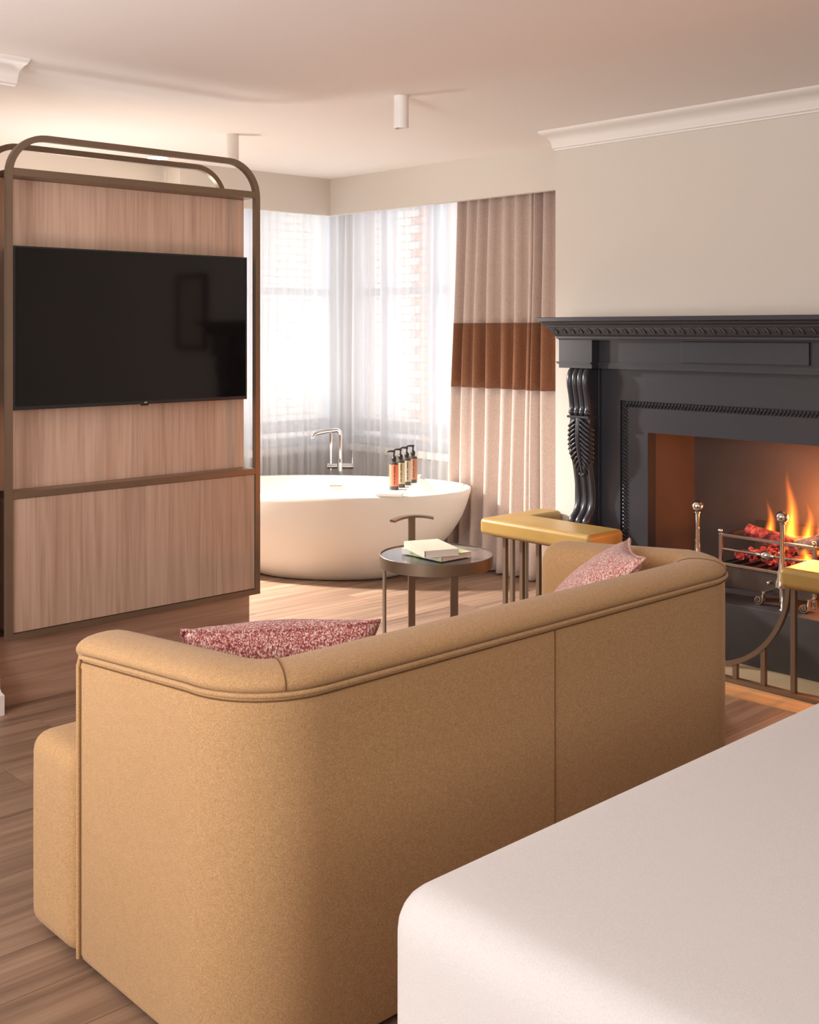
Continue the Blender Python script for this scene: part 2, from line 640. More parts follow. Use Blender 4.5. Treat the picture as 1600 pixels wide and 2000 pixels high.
# chimney breast with the firebox opening
w = MB()
w.box(XR, 5.4, -2.6, 2.05, 0, CEIL)
w.box(XR, 5.4, 3.25, 3.82, 0, CEIL)
w.box(XR, 5.4, 2.05, 3.25, 1.0, CEIL)
struct('wall_right', w, 'wall', label='greige chimney breast wall above the fireplace')
# window wall on the right, opening widened to the corner to brighten the voile
w = MB()
WY0, WY1, WZ0, WZ1 = 4.15, 6.17, 0.66, 2.32
w.box(XW, 5.4, 3.82, WY0, 0, CEIL).box(XW, 5.4, WY1, 6.4, 0, CEIL)
w.box(XW, 5.4, WY0, WY1, 0, WZ0).box(XW, 5.4, WY0, WY1, WZ1, CEIL)
struct('wall_window_right', w, 'wall')
# window wall at the back, opening stretched to the corner so daylight fills the voile
w = MB()
WX0, WX1 = 3.72, 5.11
w.box(-2.6, WX0, YW, 6.4, 0, CEIL).box(WX1, XW, YW, 6.4, 0, CEIL)
w.box(WX0, WX1, YW, 6.4, 0, WZ0).box(WX0, WX1, YW, 6.4, WZ1, CEIL)
struct('wall_back', w, 'wall')
# boxed pelmets under the ceiling that hide the curtain tracks
struct('wall_pelmet_right', MB().box(4.84, 4.88, 3.82, 5.98, 2.215, CEIL), 'wall', label='boxed pelmet over the right window')
struct('wall_pelmet_back', MB().box(3.68, 4.88, 5.98, 6.02, 2.215, CEIL).box(3.68, 3.72, 6.02, YW, 2.215, CEIL), 'wall', label='boxed pelmet over the back window')

# windows (sashes, rails, panes)
def window(n, along, a0, a1, mull, label):
    def bx(lo, hi, z0, z1, d0, d1):
        return MB().box(5.2 + d0, 5.2 + d1, lo, hi, z0, z1) if along == 'y' else MB().box(lo, hi, 6.25 + d0, 6.25 + d1, z0, z1)
    f = bx(a0, a0 + 0.05, WZ0, WZ1, 0, 0.10)
    for q in (bx(a1 - 0.05, a1, WZ0, WZ1, 0, 0.10), bx(a0, a1, WZ1 - 0.05, WZ1, 0, 0.10), bx(a0, a1, WZ0, WZ0 + 0.05, 0, 0.10)):
        f.add(q.v, q.f)
    root = struct('window_%d' % n, f, 'sash', label=label)
    cuts = [a0 + 0.05] + list(mull) + [a1 - 0.05]
    for c in mull:
        obj('mullion', bx(c - 0.035, c + 0.035, WZ0, WZ1, -0.005, 0.10), 'sash', root)
    for lo, hi in zip(cuts[:-1], cuts[1:]):
        obj('meeting_rail', bx(lo, hi, 1.685, 1.735, 0.01, 0.07), 'sash', root)
        obj('bottom_rail', bx(lo, hi, 0.75, 0.83, 0.01, 0.07), 'sash', root)
        for z0, z1 in ((0.83, 1.685), (1.735, WZ1 - 0.05)):
            obj('pane', bx(lo, hi, z0, z1, 0.035, 0.039), 'glass', root)
    obj('window_sill', bx(a0 - 0.04, a1 + 0.04, WZ0 - 0.045, WZ0, -0.09, 0.09), 'white_paint', root)


window(1, 'y', WY0, WY1, (4.75, 5.36, 5.84), 'sash window behind the right voile')
window(2, 'x', WX0, WX1, (4.40,), 'sash window behind the left voile')


# ceiling cornices
def cornice_prof():
    p = [(0.0, -0.085), (0.012, -0.085), (0.014, -0.078), (0.026, -0.074), (0.03, -0.062)]
    for i in range(7):
        a = PI / 2 * i / 6
        p.append((0.034 + 0.082 * (1 - math.cos(a)), -0.058 + 0.040 * math.sin(a)))
    p += [(0.124, -0.014), (0.132, -0.012), (0.140, -0.004), (0.142, 0.0), (0.0, 0.0)]
    return p


cp = cornice_prof()
struct('trim_1', MB().rings([[(XR - p, yy, CEIL + z) for p, z in cp] for yy in (-2.6, 3.82)]), 'white_paint', smooth=35, label='white moulded cornice above the fireplace wall')
struct('trim_2', MB().rings([[(xx, 4.22 - p, CEIL + z) for p, z in cp] for xx in (-2.6, 1.868)]), 'white_paint', smooth=35, label='white moulded cornice end at top left')
bp = [(0.0, 0.0), (0.032, 0.0), (0.032, 0.075), (0.024, 0.085), (0.02, 0.10), (0.02, 0.145), (0.012, 0.155), (0.008, 0.175), (0.0, 0.18)]
b = MB()
pts = lambda p: [(-2.6, 4.22 - p), (1.785 + p, 4.22 - p), (1.785 + p, 4.25)]
b.rings([[(pts(p)[k][0], pts(p)[k][1], z) for p, z in bp] for k in range(3)])
struct('baseboard_left', b, 'white_paint', smooth=30, label='white moulded skirting board end at far left')

# ceiling spotlights
def spot(loc, label):
    r = thing('ceiling_spotlight', label, 'spotlight', (loc[0], loc[1], CEIL - 0.14), 'white ceiling spotlights')
    obj('housing', MB().lathe([(0.026, 0.012), (0.026, 0.0), (0.0315, 0.0), (0.032, 0.003), (0.032, 0.14), (0.0, 0.14)], (loc[0], loc[1], CEIL - 0.14), 32), 'white_paint', r, smooth=40)
    obj('lens', MB().lathe([(0.0, 0.0), (0.026, 0.0), (0.026, 0.003), (0.0, 0.003)], (loc[0], loc[1], CEIL - 0.13), 24), 'chrome', r, smooth=40)


spot((3.345, 3.645), 'white cylinder spotlight on the ceiling above the sofa and tub')
spot((3.363, 4.956), 'white cylinder spotlight partly hidden behind the media unit frame')
r = thing('recessed_downlight', 'small lit recessed ceiling light glimpsed above the media unit', 'downlight', (3.48, 5.90, CEIL))
obj('trim_ring', MB().lathe([(0.058, 0.0), (0.07, 0.0), (0.07, -0.006), (0.058, -0.006)], (3.48, 5.90, CEIL), 24), 'white_paint', r, smooth=40)
obj('lens', MB().lathe([(0.0, -0.001), (0.058, -0.001), (0.058, -0.008), (0.0, -0.008)], (3.48, 5.90, CEIL), 24), 'lamp_lens', r, smooth=40)

# ================================================================== OUTSIDE
bld = thing('brick_building', 'orange and white brick building seen through the voile', 'building', (7.6, 7.6, 0))
obj('wall', MB().box(7.6, 7.9, 5.5, 9.35, -1.0, 5.0), 'mortar', bld)
brick_mesh = {}
for k in ('brick', 'white_brick'):
    brick_mesh[k] = MB().box(-0.02, 0.0, -0.108, 0.108, -0.034, 0.034).mesh('brick', M[k])
for rr in range(34):
    z = 0.24 + rr * 0.078
    for cc in range(8):
        yy = 6.98 + cc * 0.226 + (0.113 if rr % 2 else 0)
        share('brick', brick_mesh['white_brick' if yy > 8.02 else 'brick'], (7.6, yy, z), bld)
b2 = thing('white_brick_house', 'white painted brick wall outside the back window', 'building', (5.0, 9.4, 0))
obj('wall', MB().box(1.5, 7.55, 9.4, 9.7, -1.0, 5.0), 'white_brick', b2)
m = MB()
for rr in range(36):
    for cc in range(20):
        xx = 3.2 + cc * 0.226 + (0.113 if rr % 2 else 0)
        if xx < 7.4:
            m.box(xx - 0.108, xx + 0.108, 9.385, 9.4, 0.2 + rr * 0.078, 0.268 + rr * 0.078)
o = obj('brick_courses', m, 'white_brick', b2, recalc=False)
o['kind'] = 'stuff'

# ================================================================== CURTAINS
def fold(seed, n, amp):
    rd = random.Random(seed)
    xs = [0.0]
    for i in range(n):
        xs.append(xs[-1] + rd.uniform(0.45, 1.7))
    tot = xs[-1]
    am = [amp * rd.uniform(0.55, 1.2) for _ in range(n + 1)]

    def fn(u):
        t = u * tot
        k = 0
        while k < n - 1 and xs[k + 1] < t:
            k += 1
        ph = (t - xs[k]) / (xs[k + 1] - xs[k])
        s = math.cos(2 * PI * ph)
        s = math.copysign(abs(s) ** 0.8, s)
        a = am[k] * (1 - ph) + am[k + 1] * ph
        return -a * s
    return fn


def cloth(seed, n, amp, a_top, a_bot, zt, zb, put, nu, nv, wob=0.01):
    f1 = fold(seed, n, amp)
    f2 = fold(seed + 99, n, amp)

    def fn(u, v):
        z = zt + (zb - zt) * v
        a = (a_top[0] + (a_top[1] - a_top[0]) * u) * (1 - v) + (a_bot[0] + (a_bot[1] - a_bot[0]) * u) * v
        w_ = 0.55 + 0.45 * min(1, v * 2.5)
        d = (f1(u) * (1 - 0.35 * v) + 0.35 * v * f2(u)) * w_ + wob * math.sin(v * 5 + u * 9) * v
        a += 0.25 * amp * math.sin(2 * PI * n * u + 1.3) * v
        return put(a, d, z)
    return MB().grid(fn, nu, nv)


dr = thing('drape', 'floor length rose beige drape with a wide rust brown band', 'curtain', (4.98, 4.45, 0))
def zr(zt, zb):
    return zt, zb
def drape_piece(zt, zb, out=0.0):
    T, B = 2.40, 0.01
    f1, f2 = fold(5, 12, 0.046), fold(41, 12, 0.046)
    def fn(u, v):
        z = zt + (zb - zt) * v
        V = (T - z) / (T - B)
        a0 = 4.935 + 0.075 * V
        a1 = 3.90 + 0.0 * V
        a = a0 + (a1 - a0) * u
        d = f1(u) * (0.7 + 0.3 * V) + 0.3 * f2(u) * V + 0.006 * math.sin(V * 7 + u * 11)
        return (5.028 + d - out, a, z)
    return MB().grid(fn, 420, max(2, int((zt - zb) / 0.06)))
def thick(o, t=0.003):
    s = o.modifiers.new('solidify', 'SOLIDIFY')
    s.thickness = t
    s.offset = 0
thick(obj('upper_panel', drape_piece(2.40, 1.49), 'drape', dr, smooth=80, recalc=False))
thick(obj('brown_band', drape_piece(1.49, 1.10, 0.001), 'band', dr, smooth=80, recalc=False, label='rust brown band'))
thick(obj('lower_panel', drape_piece(1.10, 0.01), 'drape_low', dr, smooth=80, recalc=False))

s1 = obj('sheer_curtain', cloth(11, 15, 0.026, (4.87, 6.125), (4.90, 6.125), 2.42, 0.012, lambda a, d, z: (5.105 + d, a, z), 360, 26), 'sheer', smooth=80, recalc=False)
tag(s1, 'white voile curtain over the right window, beside the drape', 'curtain', 'white voile curtains')
s2 = obj('sheer_curtain', cloth(23, 17, 0.026, (3.66, 5.10), (3.66, 5.10), 2.42, 0.012, lambda a, d, z: (a, 6.14 + d, z), 400, 26), 'sheer', smooth=80, recalc=False)
tag(s2, 'white voile curtain over the back window, beside the media unit', 'curtain', 'white voile curtains')

# ================================================================== MEDIA UNIT
mu = thing('media_unit', 'oak veneer media unit with rounded bronze tube frame', 'media unit', (2.41, 4.35, 0))
FX0, FX1, FZ0, FZ1 = 1.843, 2.985, 0.282, 2.19


def frame_path(yy, rr=0.15):
    p = [(FX0, yy, FZ0)]
    p += [(a, yy, c) for a, c in arc(FX0 + rr, FZ1 - rr, rr, 180, 90, 10)]
    p += [(a, yy, c) for a, c in arc(FX1 - rr, FZ1 - rr, rr, 90, 0, 10)]
    p += [(FX1, yy, FZ0)]
    return p


obj('tube_frame', MB().bar(frame_path(4.212), 0.024, 0.026, (0, 1, 0), True), 'bronze', mu, smooth=30)
obj('tube_frame', MB().bar(frame_path(4.475), 0.024, 0.026, (0, 1, 0), True), 'bronze', mu, smooth=30)
obj('top_shelf', MB().box(FX0 + 0.012, FX1 - 0.004, 4.20, 4.50, 2.036, 2.066), 'bronze', mu, bevel=0.002)
obj('lower_rail', MB().box(FX0 + 0.012, FX1 - 0.012, 4.20, 4.226, 0.806, 0.831), 'bronze', mu, bevel=0.001)
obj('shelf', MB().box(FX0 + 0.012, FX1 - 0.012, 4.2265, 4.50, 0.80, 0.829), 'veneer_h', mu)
obj('back_panel', MB().box(FX0 - 0.045, FX1 - 0.010, 4.295, 4.46, 0.829, 2.036), 'veneer', mu, bevel=0.002)
obj('side_panel', MB().box(1.787, 1.828, 4.255, 4.50, 0.27, 2.075), 'veneer', mu, bevel=0.001)
obj('cabinet_body', MB().box(FX0 + 0.013, FX1 - 0.013, 4.225, 4.46, 0.295, 0.80), 'veneer', mu)
obj('flap_door', MB().box(FX0 + 0.014, FX1 - 0.014, 4.206, 4.2245, 0.2965, 0.8045), 'veneer', mu, bevel=0.001)
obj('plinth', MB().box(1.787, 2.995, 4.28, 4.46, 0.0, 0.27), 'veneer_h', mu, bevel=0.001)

tv = thing('television', 'black flat screen television mounted on the oak media unit', 'television', (2.39, 4.25, 1.143))
obj('casing', MB().box(1.862, 2.922, 4.215, 4.294, 1.146, 1.767), 'bezel', tv, bevel=0.003)
fr = MB()
TX0, TX1, TZ0, TZ1 = 1.858, 2.926, 1.143, 1.770
fr.box(TX0, TX1, 4.200, 4.222, TZ0, TZ0 + 0.014).box(TX0, TX1, 4.200, 4.222, TZ1 - 0.006, TZ1)
fr.box(TX0, TX0 + 0.006, 4.200, 4.222, TZ0 + 0.014, TZ1 - 0.006).box(TX1 - 0.006, TX1, 4.200, 4.222, TZ0 + 0.014, TZ1 - 0.006)
obj('bezel', fr, 'bezel', tv)
obj('screen', MB().box(TX0 + 0.006, TX1 - 0.006, 4.203, 4.214, TZ0 + 0.014, TZ1 - 0.006), 'screen', tv)
obj('sensor', MB().box(2.405, 2.435, 4.199, 4.212, TZ0 - 0.006, TZ0 + 0.001), 'black_plastic', tv)
obj('logo', MB().box(2.414, 2.428, 4.1990, 4.2005, TZ0 + 0.004, TZ0 + 0.010), 'steel', tv)

# ================================================================== BATHTUB
TC = Vector((4.335, 5.358, 0.0))
LU = Vector((0.630, -0.777, 0)).normalized()    # long axis (towards the right in view)
LV = Vector((0.777, 0.630, 0)).normalized()     # short axis (away from the camera)


def tl_(x, y, z):
    return TC + LU * x + LV * y + Vector((0, 0, z))


A_, B_, HT = 0.85, 0.478, 0.515


def ring(s, z, inset=0.0, n=72):
    out = []
    e = 2.12
    for k in range(n):
        a = 2 * PI * k / n
        cx, sy = math.cos(a), math.sin(a)
        x = (A_ * s - inset) * math.copysign(abs(cx) ** (2 / e), cx)
        yv = (B_ * (1 - (1 - s) * 0.92) - inset) * math.copysign(abs(sy) ** (2 / e), sy)
        out.append(tl_(x, yv, z))
    return out


tub = thing('bathtub', 'white oval freestanding bathtub standing diagonally before the voile', 'bathtub', tuple(TC))
prof = [(0.44, 0.0), (0.50, 0.0), (0.54, 0.008), (0.59, 0.03), (0.65, 0.07), (0.72, 0.125), (0.79, 0.18), (0.85, 0.235), (0.90, 0.295), (0.94, 0.355), (0.97, 0.42), (0.99, 0.475), (1.0, 0.508)]
rg = [ring(s, z) for s, z in prof]
rg += [ring(1.0, HT, 0.003), ring(1.0, HT + 0.001, 0.010), ring(1.0, HT, 0.018), ring(1.0, HT - 0.006, 0.022)]
for s, z in [(0.985, 0.45), (0.96, 0.38), (0.92, 0.30), (0.86, 0.22), (0.78, 0.16), (0.66, 0.125), (0.40, 0.115)]:
    rg.append(ring(s, z, 0.024))
obj('tub_shell', MB().rings(rg), 'tub', tub, smooth=60)
m = MB()
m.obox(tl_(-0.05, 0.424, 0.452), LU * 0.042, Vector((0, 0, 0.0065)), LV * 0.012)
obj('overflow_slot', m, 'steel', tub, bevel=0.003)

bb = MB().obox(tl_(0.427, 0.0, HT + 0.011), LU * 0.075, LV * 0.435, Vector((0, 0, 0.009)))
bb = obj('bath_board', bb, 'tub', None, bevel=0.003)
tag(bb, 'white board laid across the right end of the bathtub', 'bath board')
BZ = HT + 0.020

labels = [('coral', 'coral labelled pump bottle, nearest of the four on the bath board'),
          ('sage', 'sage labelled pump bottle, second of the row on the bath board'),
          ('stone_label', 'grey beige labelled pump bottle, third of the row on the bath board'),
          ('tan', 'tan brown labelled pump bottle, farthest of the row on the bath board')]
for k, (mt, lb) in enumerate(labels):
    c = tl_(0.432 + 0.022 * k, -0.275 + 0.105 * k, BZ)
    r = thing('pump_bottle', lb, 'bottle', tuple(c), 'pump bottles on the bath board')
    obj('bottle_body', MB().lathe([(0.0, 0.0), (0.024, 0.0), (0.0265, 0.003), (0.0265, 0.148), (0.024, 0.156), (0.012, 0.162), (0.012, 0.166)], c, 28), 'bottle', r, smooth=40)
    obj('label_wrap', MB().lathe([(0.0263, 0.022), (0.0271, 0.0225), (0.0271, 0.1445), (0.0263, 0.145)], c, 28, caps=False), mt, r, smooth=40)
    obj('pump_collar', MB().lathe([(0.0, 0.166), (0.0135, 0.166), (0.0145, 0.170), (0.0145, 0.182), (0.010, 0.190), (0.0045, 0.194), (0.0045, 0.216), (0.0, 0.216)], c, 20), 'black_plastic', r, smooth=40)
    d = Vector((-0.732, 0.68, 0)).normalized()
    m = MB()
    m.tube([c + Vector((0, 0, 0.219)) - d * 0.008, c + Vector((0, 0, 0.220)) + d * 0.012, c + Vector((0, 0, 0.219)) + d * 0.030, c + Vector((0, 0, 0.213)) + d * 0.040], [0.007, 0.0065, 0.005, 0.0035], 10)
    obj('pump_nozzle', m, 'black_plastic', r, smooth=60)
    # illegible vertical print on the label, facing the room
    fw = Vector((-0.60, -0.80, 0)).normalized()
    sd = Vector((0.80, -0.60, 0))
    m = MB()
    for z0, z1 in ((0.098, 0.138), (0.072, 0.088), (0.058, 0.066), (0.034, 0.052)):
        m.obox(c + fw * 0.0268 + sd * 0.001 + Vector((0, 0, (z0 + z1) / 2)), sd * 0.0022, fw * 0.0006, Vector((0, 0, (z1 - z0) / 2)))
    obj('label_print', m, 'print', r)

# freestanding tap
tb = Vector((4.772, 5.790, 0))
tp = thing('bath_tap', 'chrome freestanding bath tap with hand shower behind the tub', 'tap', tuple(tb))
RT = Vector((0.732, -0.6815, 0))
FW = Vector((0.6815, 0.732, 0))
obj('floor_plate', MB().lathe([(0.0, 0.0), (0.05, 0.0), (0.05, 0.008), (0.046, 0.012), (0.0, 0.012)], tb, 28), 'chrome', tp, smooth=40)
obj('riser', MB().lathe([(0.0, 0.012), (0.017, 0.012), (0.017, 0.58), (0.016, 0.60), (0.013, 0.62), (0.0, 0.62)], tb, 20), 'chrome', tp, smooth=50)
sp = [tb + Vector((0, 0, 0.61)), tb + Vector((0, 0, 0.76))]
for i in range(1, 7):
    a = PI / 2 * i / 6
    sp.append(tb + (-RT * 0.9 - FW * 0.44) * 0.03 * (1 - math.cos(a)) + Vector((0, 0, 0.76 + 0.035 * math.sin(a))))
e0 = sp[-1]
dd = (-RT * 0.9 - FW * 0.44)
sp += [e0 + dd * 0.08 + Vector((0, 0, -0.006)), e0 + dd * 0.135 + Vector((0, 0, -0.014)), e0 + dd * 0.155 + Vector((0, 0, -0.022)), e0 + dd * 0.166 + Vector((0, 0, -0.05))]
obj('spout', MB().tube(sp, [0.015] * (len(sp) - 2) + [0.0145, 0.013], 14), 'chrome', tp, smooth=60)
cz = Vector((0, 0, 0.557))
obj('mixer_body', MB().tube([tb + cz - RT * 0.085, tb + cz - RT * 0.02], 0.017, 18).tube([tb + cz + RT * 0.012, tb + cz + RT * 0.085], 0.019, 18), 'chrome', tp, smooth=50)
obj('lever', MB().tube([tb + cz + RT * 0.078, tb + cz + RT * 0.080 + Vector((0, 0, 0.09))], [0.004, 0.003], 8), 'chrome', tp, smooth=50)
hs = tb - RT * 0.062 - FW * 0.005
obj('hand_shower', MB().tube([hs + Vector((0, 0, 0.575)), hs + Vector((0, 0, 0.64)), hs + Vector((0, 0, 0.70)), hs + Vector((0, 0, 0.785))], [0.009, 0.010, 0.015, 0.015], 14), 'chrome', tp, smooth=50)
obj('shower_hose', MB().tube([hs + Vector((0, 0, 0.575)), hs + Vector((0, 0, 0.42)), hs + RT * 0.01 + Vector((0, 0, 0.25)), hs + RT * 0.04 + Vector((0, 0, 0.16)), tb + Vector((0, 0, 0.22))], 0.006, 8), 'chrome', tp, smooth=60)

# ================================================================== SIDE TABLE AND BOOKS
TB = Vector((3.392, 3.476, 0))
TZ = 0.50
st_ = thing('side_table', 'round bronze side table with dark top and T shaped handle', 'side table', tuple(TB))
obj('rim', MB().lathe([(0.224, TZ - 0.05), (0.2405, TZ - 0.05), (0.2415, TZ - 0.049), (0.2415, TZ - 0.001), (0.2405, TZ), (0.2365, TZ), (0.2365, TZ - 0.006), (0.224, TZ - 0.006)], TB, 72), 'bronze', st_, smooth=40)
obj('table_top', MB().lathe([(0.0, TZ - 0.03), (0.236, TZ - 0.03), (0.236, TZ - 0.004), (0.0, TZ - 0.004)], TB, 72), 'tabletop', st_, smooth=40)


def polar(rd, deg, z):
    a = math.radians(deg)
    return TB + RT * rd * math.cos(a) + FW * rd * math.sin(a) + Vector((0, 0, z))


for deg, zt in ((115, 0.615), (197, TZ - 0.02), (287, TZ - 0.02)):
    a = math.radians(deg)
    rad = RT * math.cos(a) + FW * math.sin(a)
    tan = -RT * math.sin(a) + FW * math.cos(a)
    rr = 0.229 if deg != 115 else 0.247
    obj('leg', MB().obox(TB + rad * rr + Vector((0, 0, zt / 2)), tan * 0.0165, rad * 0.004, Vector((0, 0, zt / 2))), 'bronze', st_, bevel=0.001)
hp = []
for i in range(13):
    dg = 115 + (i - 6) * 3.9
    hp.append(polar(0.252, dg, 0.621 - 0.012 * ((i - 6) / 6.0) ** 2))
m = MB()
rgs = []
for i, p in enumerate(hp):
    a = math.radians(115 + (i - 6) * 3.9)
    rad = RT * math.cos(a) + FW * math.sin(a)
    rgs.append([p + rad * 0.016 + Vector((0, 0, 0.005)), p - rad * 0.016 + Vector((0, 0, 0.005)), p - rad * 0.016 - Vector((0, 0, 0.005)), p + rad * 0.016 - Vector((0, 0, 0.005))])
obj('handle', m.rings(rgs), 'bronze', st_, smooth=30)


def book(name, c, ang, w_, h_, t, cov, label):
    r = thing(name, label, 'book', tuple(c), 'books on the side table')
    u = Vector((math.cos(ang), math.sin(ang), 0))
    v = Vector((-math.sin(ang), math.cos(ang), 0))
    zz = Vector((0, 0, 1))
    C = Vector(c)
    obj('pages', MB().obox(C + zz * (t / 2) - v * 0.002 + u * 0.002, u * (w_ / 2 - 0.005), v * (h_ / 2 - 0.004), zz * (t / 2 - 0.002)), 'page', r)
    obj('front_cover', MB().obox(C + zz * (t - 0.001), u * w_ / 2, v * h_ / 2, zz * 0.001), cov, r)
    obj('back_cover', MB().obox(C + zz * 0.001, u * w_ / 2, v * h_ / 2, zz * 0.001), cov, r)
    obj('spine', MB().obox(C + zz * (t / 2) - u * (w_ / 2 - 0.001), u * 0.001, v * h_ / 2, zz * (t / 2 - 0.002)), cov, r)


top = TZ - 0.004 + 0.001
bc = Vector((3.372, 3.455, TZ + 0.0005))
book('book', bc, math.radians(-1), 0.175, 0.245, 0.022, 'cover2', 'white and green paperback, the lower of the two on the side table')
book('book', Vector((3.325, 3.438, TZ + 0.0230)), math.radians(-22), 0.155, 0.235, 0.028, 'cover1', 'cream covered book lying on top of the other book')

# ================================================================== SOFA
SX0, SX1, SY0, SY1 = 1.225, 3.012, 1.768, 2.42
so = thing('sofa', 'camel wool sofa with rounded back corners seen from behind', 'sofa', ((SX0 + SX1) / 2, 2.2, 0))
SR = 0.195


def u_path(n):
    """outer outline offset inwards by n: (x, y, lift)"""
    r = max(0.02, SR - n)
    p = []
    for i in range(9):
        yv = SY1 + (SY0 + SR - SY1) * i / 8
        p.append((SX0 + n, yv, 0.036 * min(1, i / 8 * 1.0)))
    for a, c in arc(SX0 + SR, SY0 + SR, r, 180, 270, 14)[1:]:
        p.append((a, c, 0.036))
    for i in range(1, 16):
        p.append((SX0 + SR + (SX1 - SX0 - 2 * SR) * i / 16, SY0 + n, 0.036))
    for a, c in arc(SX1 - SR, SY0 + SR, r, 270, 360, 14):
        p.append((a, c, 0.036))
    for i in range(1, 9):
        p.append((SX1 - n, SY0 + SR + (SY1 - SY0 - SR) * i / 8, 0.036 * (1 - i / 8)))
    return p


sprof = [(0.02, 0.012), (0.006, 0.016), (0.0, 0.03), (0.0, 0.35), (0.0, 0.66), (0.001, 0.698), (0.005, 0.707), (0.001, 0.714), (-0.003, 0.719), (-0.003, 0.726), (0.002, 0.734), (0.012, 0.741), (0.028, 0.747), (0.050, 0.750), (0.075, 0.751), (0.100, 0.749), (0.122, 0.743), (0.140, 0.732), (0.152, 0.714), (0.158, 0.68), (0.160, 0.30), (0.11, 0.25), (0.06, 0.012)]
cols = [u_path(n) for n, z in sprof]
NP = len(cols[0])
rings_ = []
for k in range(NP):
    r_ = []
    for (n, z), c in zip(sprof, cols):
        x, yv, lift = c[k]
        r_.append((x, yv, z + lift * (1 if z > 0.6 else 0)))
    rings_.append(r_)


def shrink(ring_, dy, s):
    cz_ = 0.40
    cx_ = sum(p[0] for p in ring_) / len(ring_)
    # round the arm's front: pull the outline in towards its own middle
    return [(cx_ + (p[0] - cx_) * s, p[1] + dy, cz_ + (p[2] - cz_) * (1 - (1 - s) * 0.2)) for p in ring_]


first, last = rings_[0], rings_[-1]
rings_ = [shrink(first, 0.030, 0.72), shrink(first, 0.027, 0.84), shrink(first, 0.018, 0.93), shrink(first, 0.008, 0.98)] + rings_ + [shrink(last, 0.008, 0.98), shrink(last, 0.018, 0.93), shrink(last, 0.027, 0.84), shrink(last, 0.030, 0.72)]
obj('shell', MB().rings(rings_), 'wool', so, smooth=50)
# piping between the outer panels and the rolled top
base = u_path(-0.0035)
pp = [(x, yv, 0.707 + l) for x, yv, l in base]
lead = [(SX0 - 0.003, SY1 - 0.001, zz) for zz in (0.02, 0.2, 0.4, 0.55, 0.66, 0.685)]
tail = [(SX1 + 0.003, SY1 - 0.001, zz) for zz in (0.685, 0.66, 0.55, 0.4, 0.2, 0.02)]
pp = lead + [(x, yv - 0.012 if k == 0 else (yv - 0.012 if k == NP - 1 else yv), z) for k, (x, yv, z) in enumerate(pp)] + tail
obj('piping', MB().tube(pp, 0.0052, 8), 'wool', so, smooth=80)
m = MB()
pp2 = [(x, yv, 0.695 + l) for x, yv, l in u_path(-0.0002)]
m.tube([(x, yv, z) for x, yv, z in pp2], 0.0016, 6)
m.tube([(SX0 + 0.0002, SY1 - 0.009, z) for z in (0.02, 0.3, 0.68)], 0.0016, 6)
obj('seam', m, 'seam', so, smooth=80)
obj('centre_seam', MB().tube([(2.122, SY0 - 0.0002, z) for z in (0.03, 0.3, 0.73)], 0.0018, 6), 'seam', so, smooth=80)
# short seams across the rolled top where back and arms meet
for ix in (9 + 9, NP - 19):
    pts_ = []
    for (n, z), c in zip(sprof[7:19], cols[7:19]):
        x, yv, lift = c[ix]
        pts_.append((x, yv, z + lift + 0.0005))
    obj('top_seam', MB().tube(pts_, 0.0016, 6), 'seam', so, smooth=80)


def pillowbox(x0, x1, y0, y1, z0, z1, r, crown, nx=24, ny=12, nz=8):
    """rounded upholstered block (superellipsoid-like rounding of a box)"""
    m = MB()
    cx, cy, cz = (x0 + x1) / 2, (y0 + y1) / 2, (z0 + z1) / 2
    hx, hy, hz = (x1 - x0) / 2, (y1 - y0) / 2, (z1 - z0) / 2

    def lin_(h, n):
        inner = [(-h + r) + (2 * h - 2 * r) * i / n for i in range(n + 1)]
        edge = [-h, -h + r * 0.12, -h + r * 0.35, -h + r * 0.65]
        return edge + inner + [-q for q in reversed(edge)]

    def rnd(p):
        q = Vector((max(-hx + r, min(hx - r, p[0])), max(-hy + r, min(hy - r, p[1])), max(-hz + r, min(hz - r, p[2]))))
        d = Vector(p) - q
        if d.length > 1e-9:
            d = d.normalized() * r
        w_ = q + d
        bx, by = 1 - (w_.x / hx) ** 2, 1 - (w_.y / hy) ** 2
        bz = 1 - (w_.z / hz) ** 2
        out = Vector((w_.x * (1 + crown * 0.25 * max(0, by) * max(0, bz) / hx), w_.y * (1 + crown * 0.5 * max(0, bx) * max(0, bz) / hy), w_.z + (crown * max(0, bx) ** 0.5 * max(0, by) ** 0.5 if w_.z > 0 else 0)))
        return (cx + out.x, cy + out.y, cz + out.z)
    ax, ay, az = lin_(hx, nx), lin_(hy, ny), lin_(hz, nz)

    def face(A, B, f):
        vs = [rnd(f(a, b)) for b in B for a in A]
        n = len(A)
        fs = [(j * n + i, j * n + i + 1, (j + 1) * n + i + 1, (j + 1) * n + i) for j in range(len(B) - 1) for i in range(n - 1)]
        m.add(vs, fs)
    face(ax, ay, lambda a, b: (a, b, hz))
    face(ax, ay, lambda a, b: (a, b, -hz))
    face(ax, az, lambda a, b: (a, hy, b))
    face(ax, az, lambda a, b: (a, -hy, b))
    face(ay, az, lambda a, b: (hx, a, b))
    face(ay, az, lambda a, b: (-hx, a, b))
    return m


def weld(o, d=0.0004):
    import bmesh
    bm = bmesh.new()
    bm.from_mesh(o.data)
    bmesh.ops.remove_doubles(bm, verts=bm.verts, dist=d)
    bmesh.ops.recalc_face_normals(bm, faces=bm.faces)
    bm.to_mesh(o.data)
    bm.free()
    for p in o.data.polygons:
        p.use_smooth = True


weld(obj('seat_front', pillowbox(1.213, 3.024, 2.425, 2.665, 0.012, 0.480, 0.045, 0.010), 'wool', so, smooth=60))
weld(obj('seat_cushion', pillowbox(1.375, 2.862, 1.93, 2.46, 0.10, 0.481, 0.03, 0.008), 'wool', so, smooth=60))


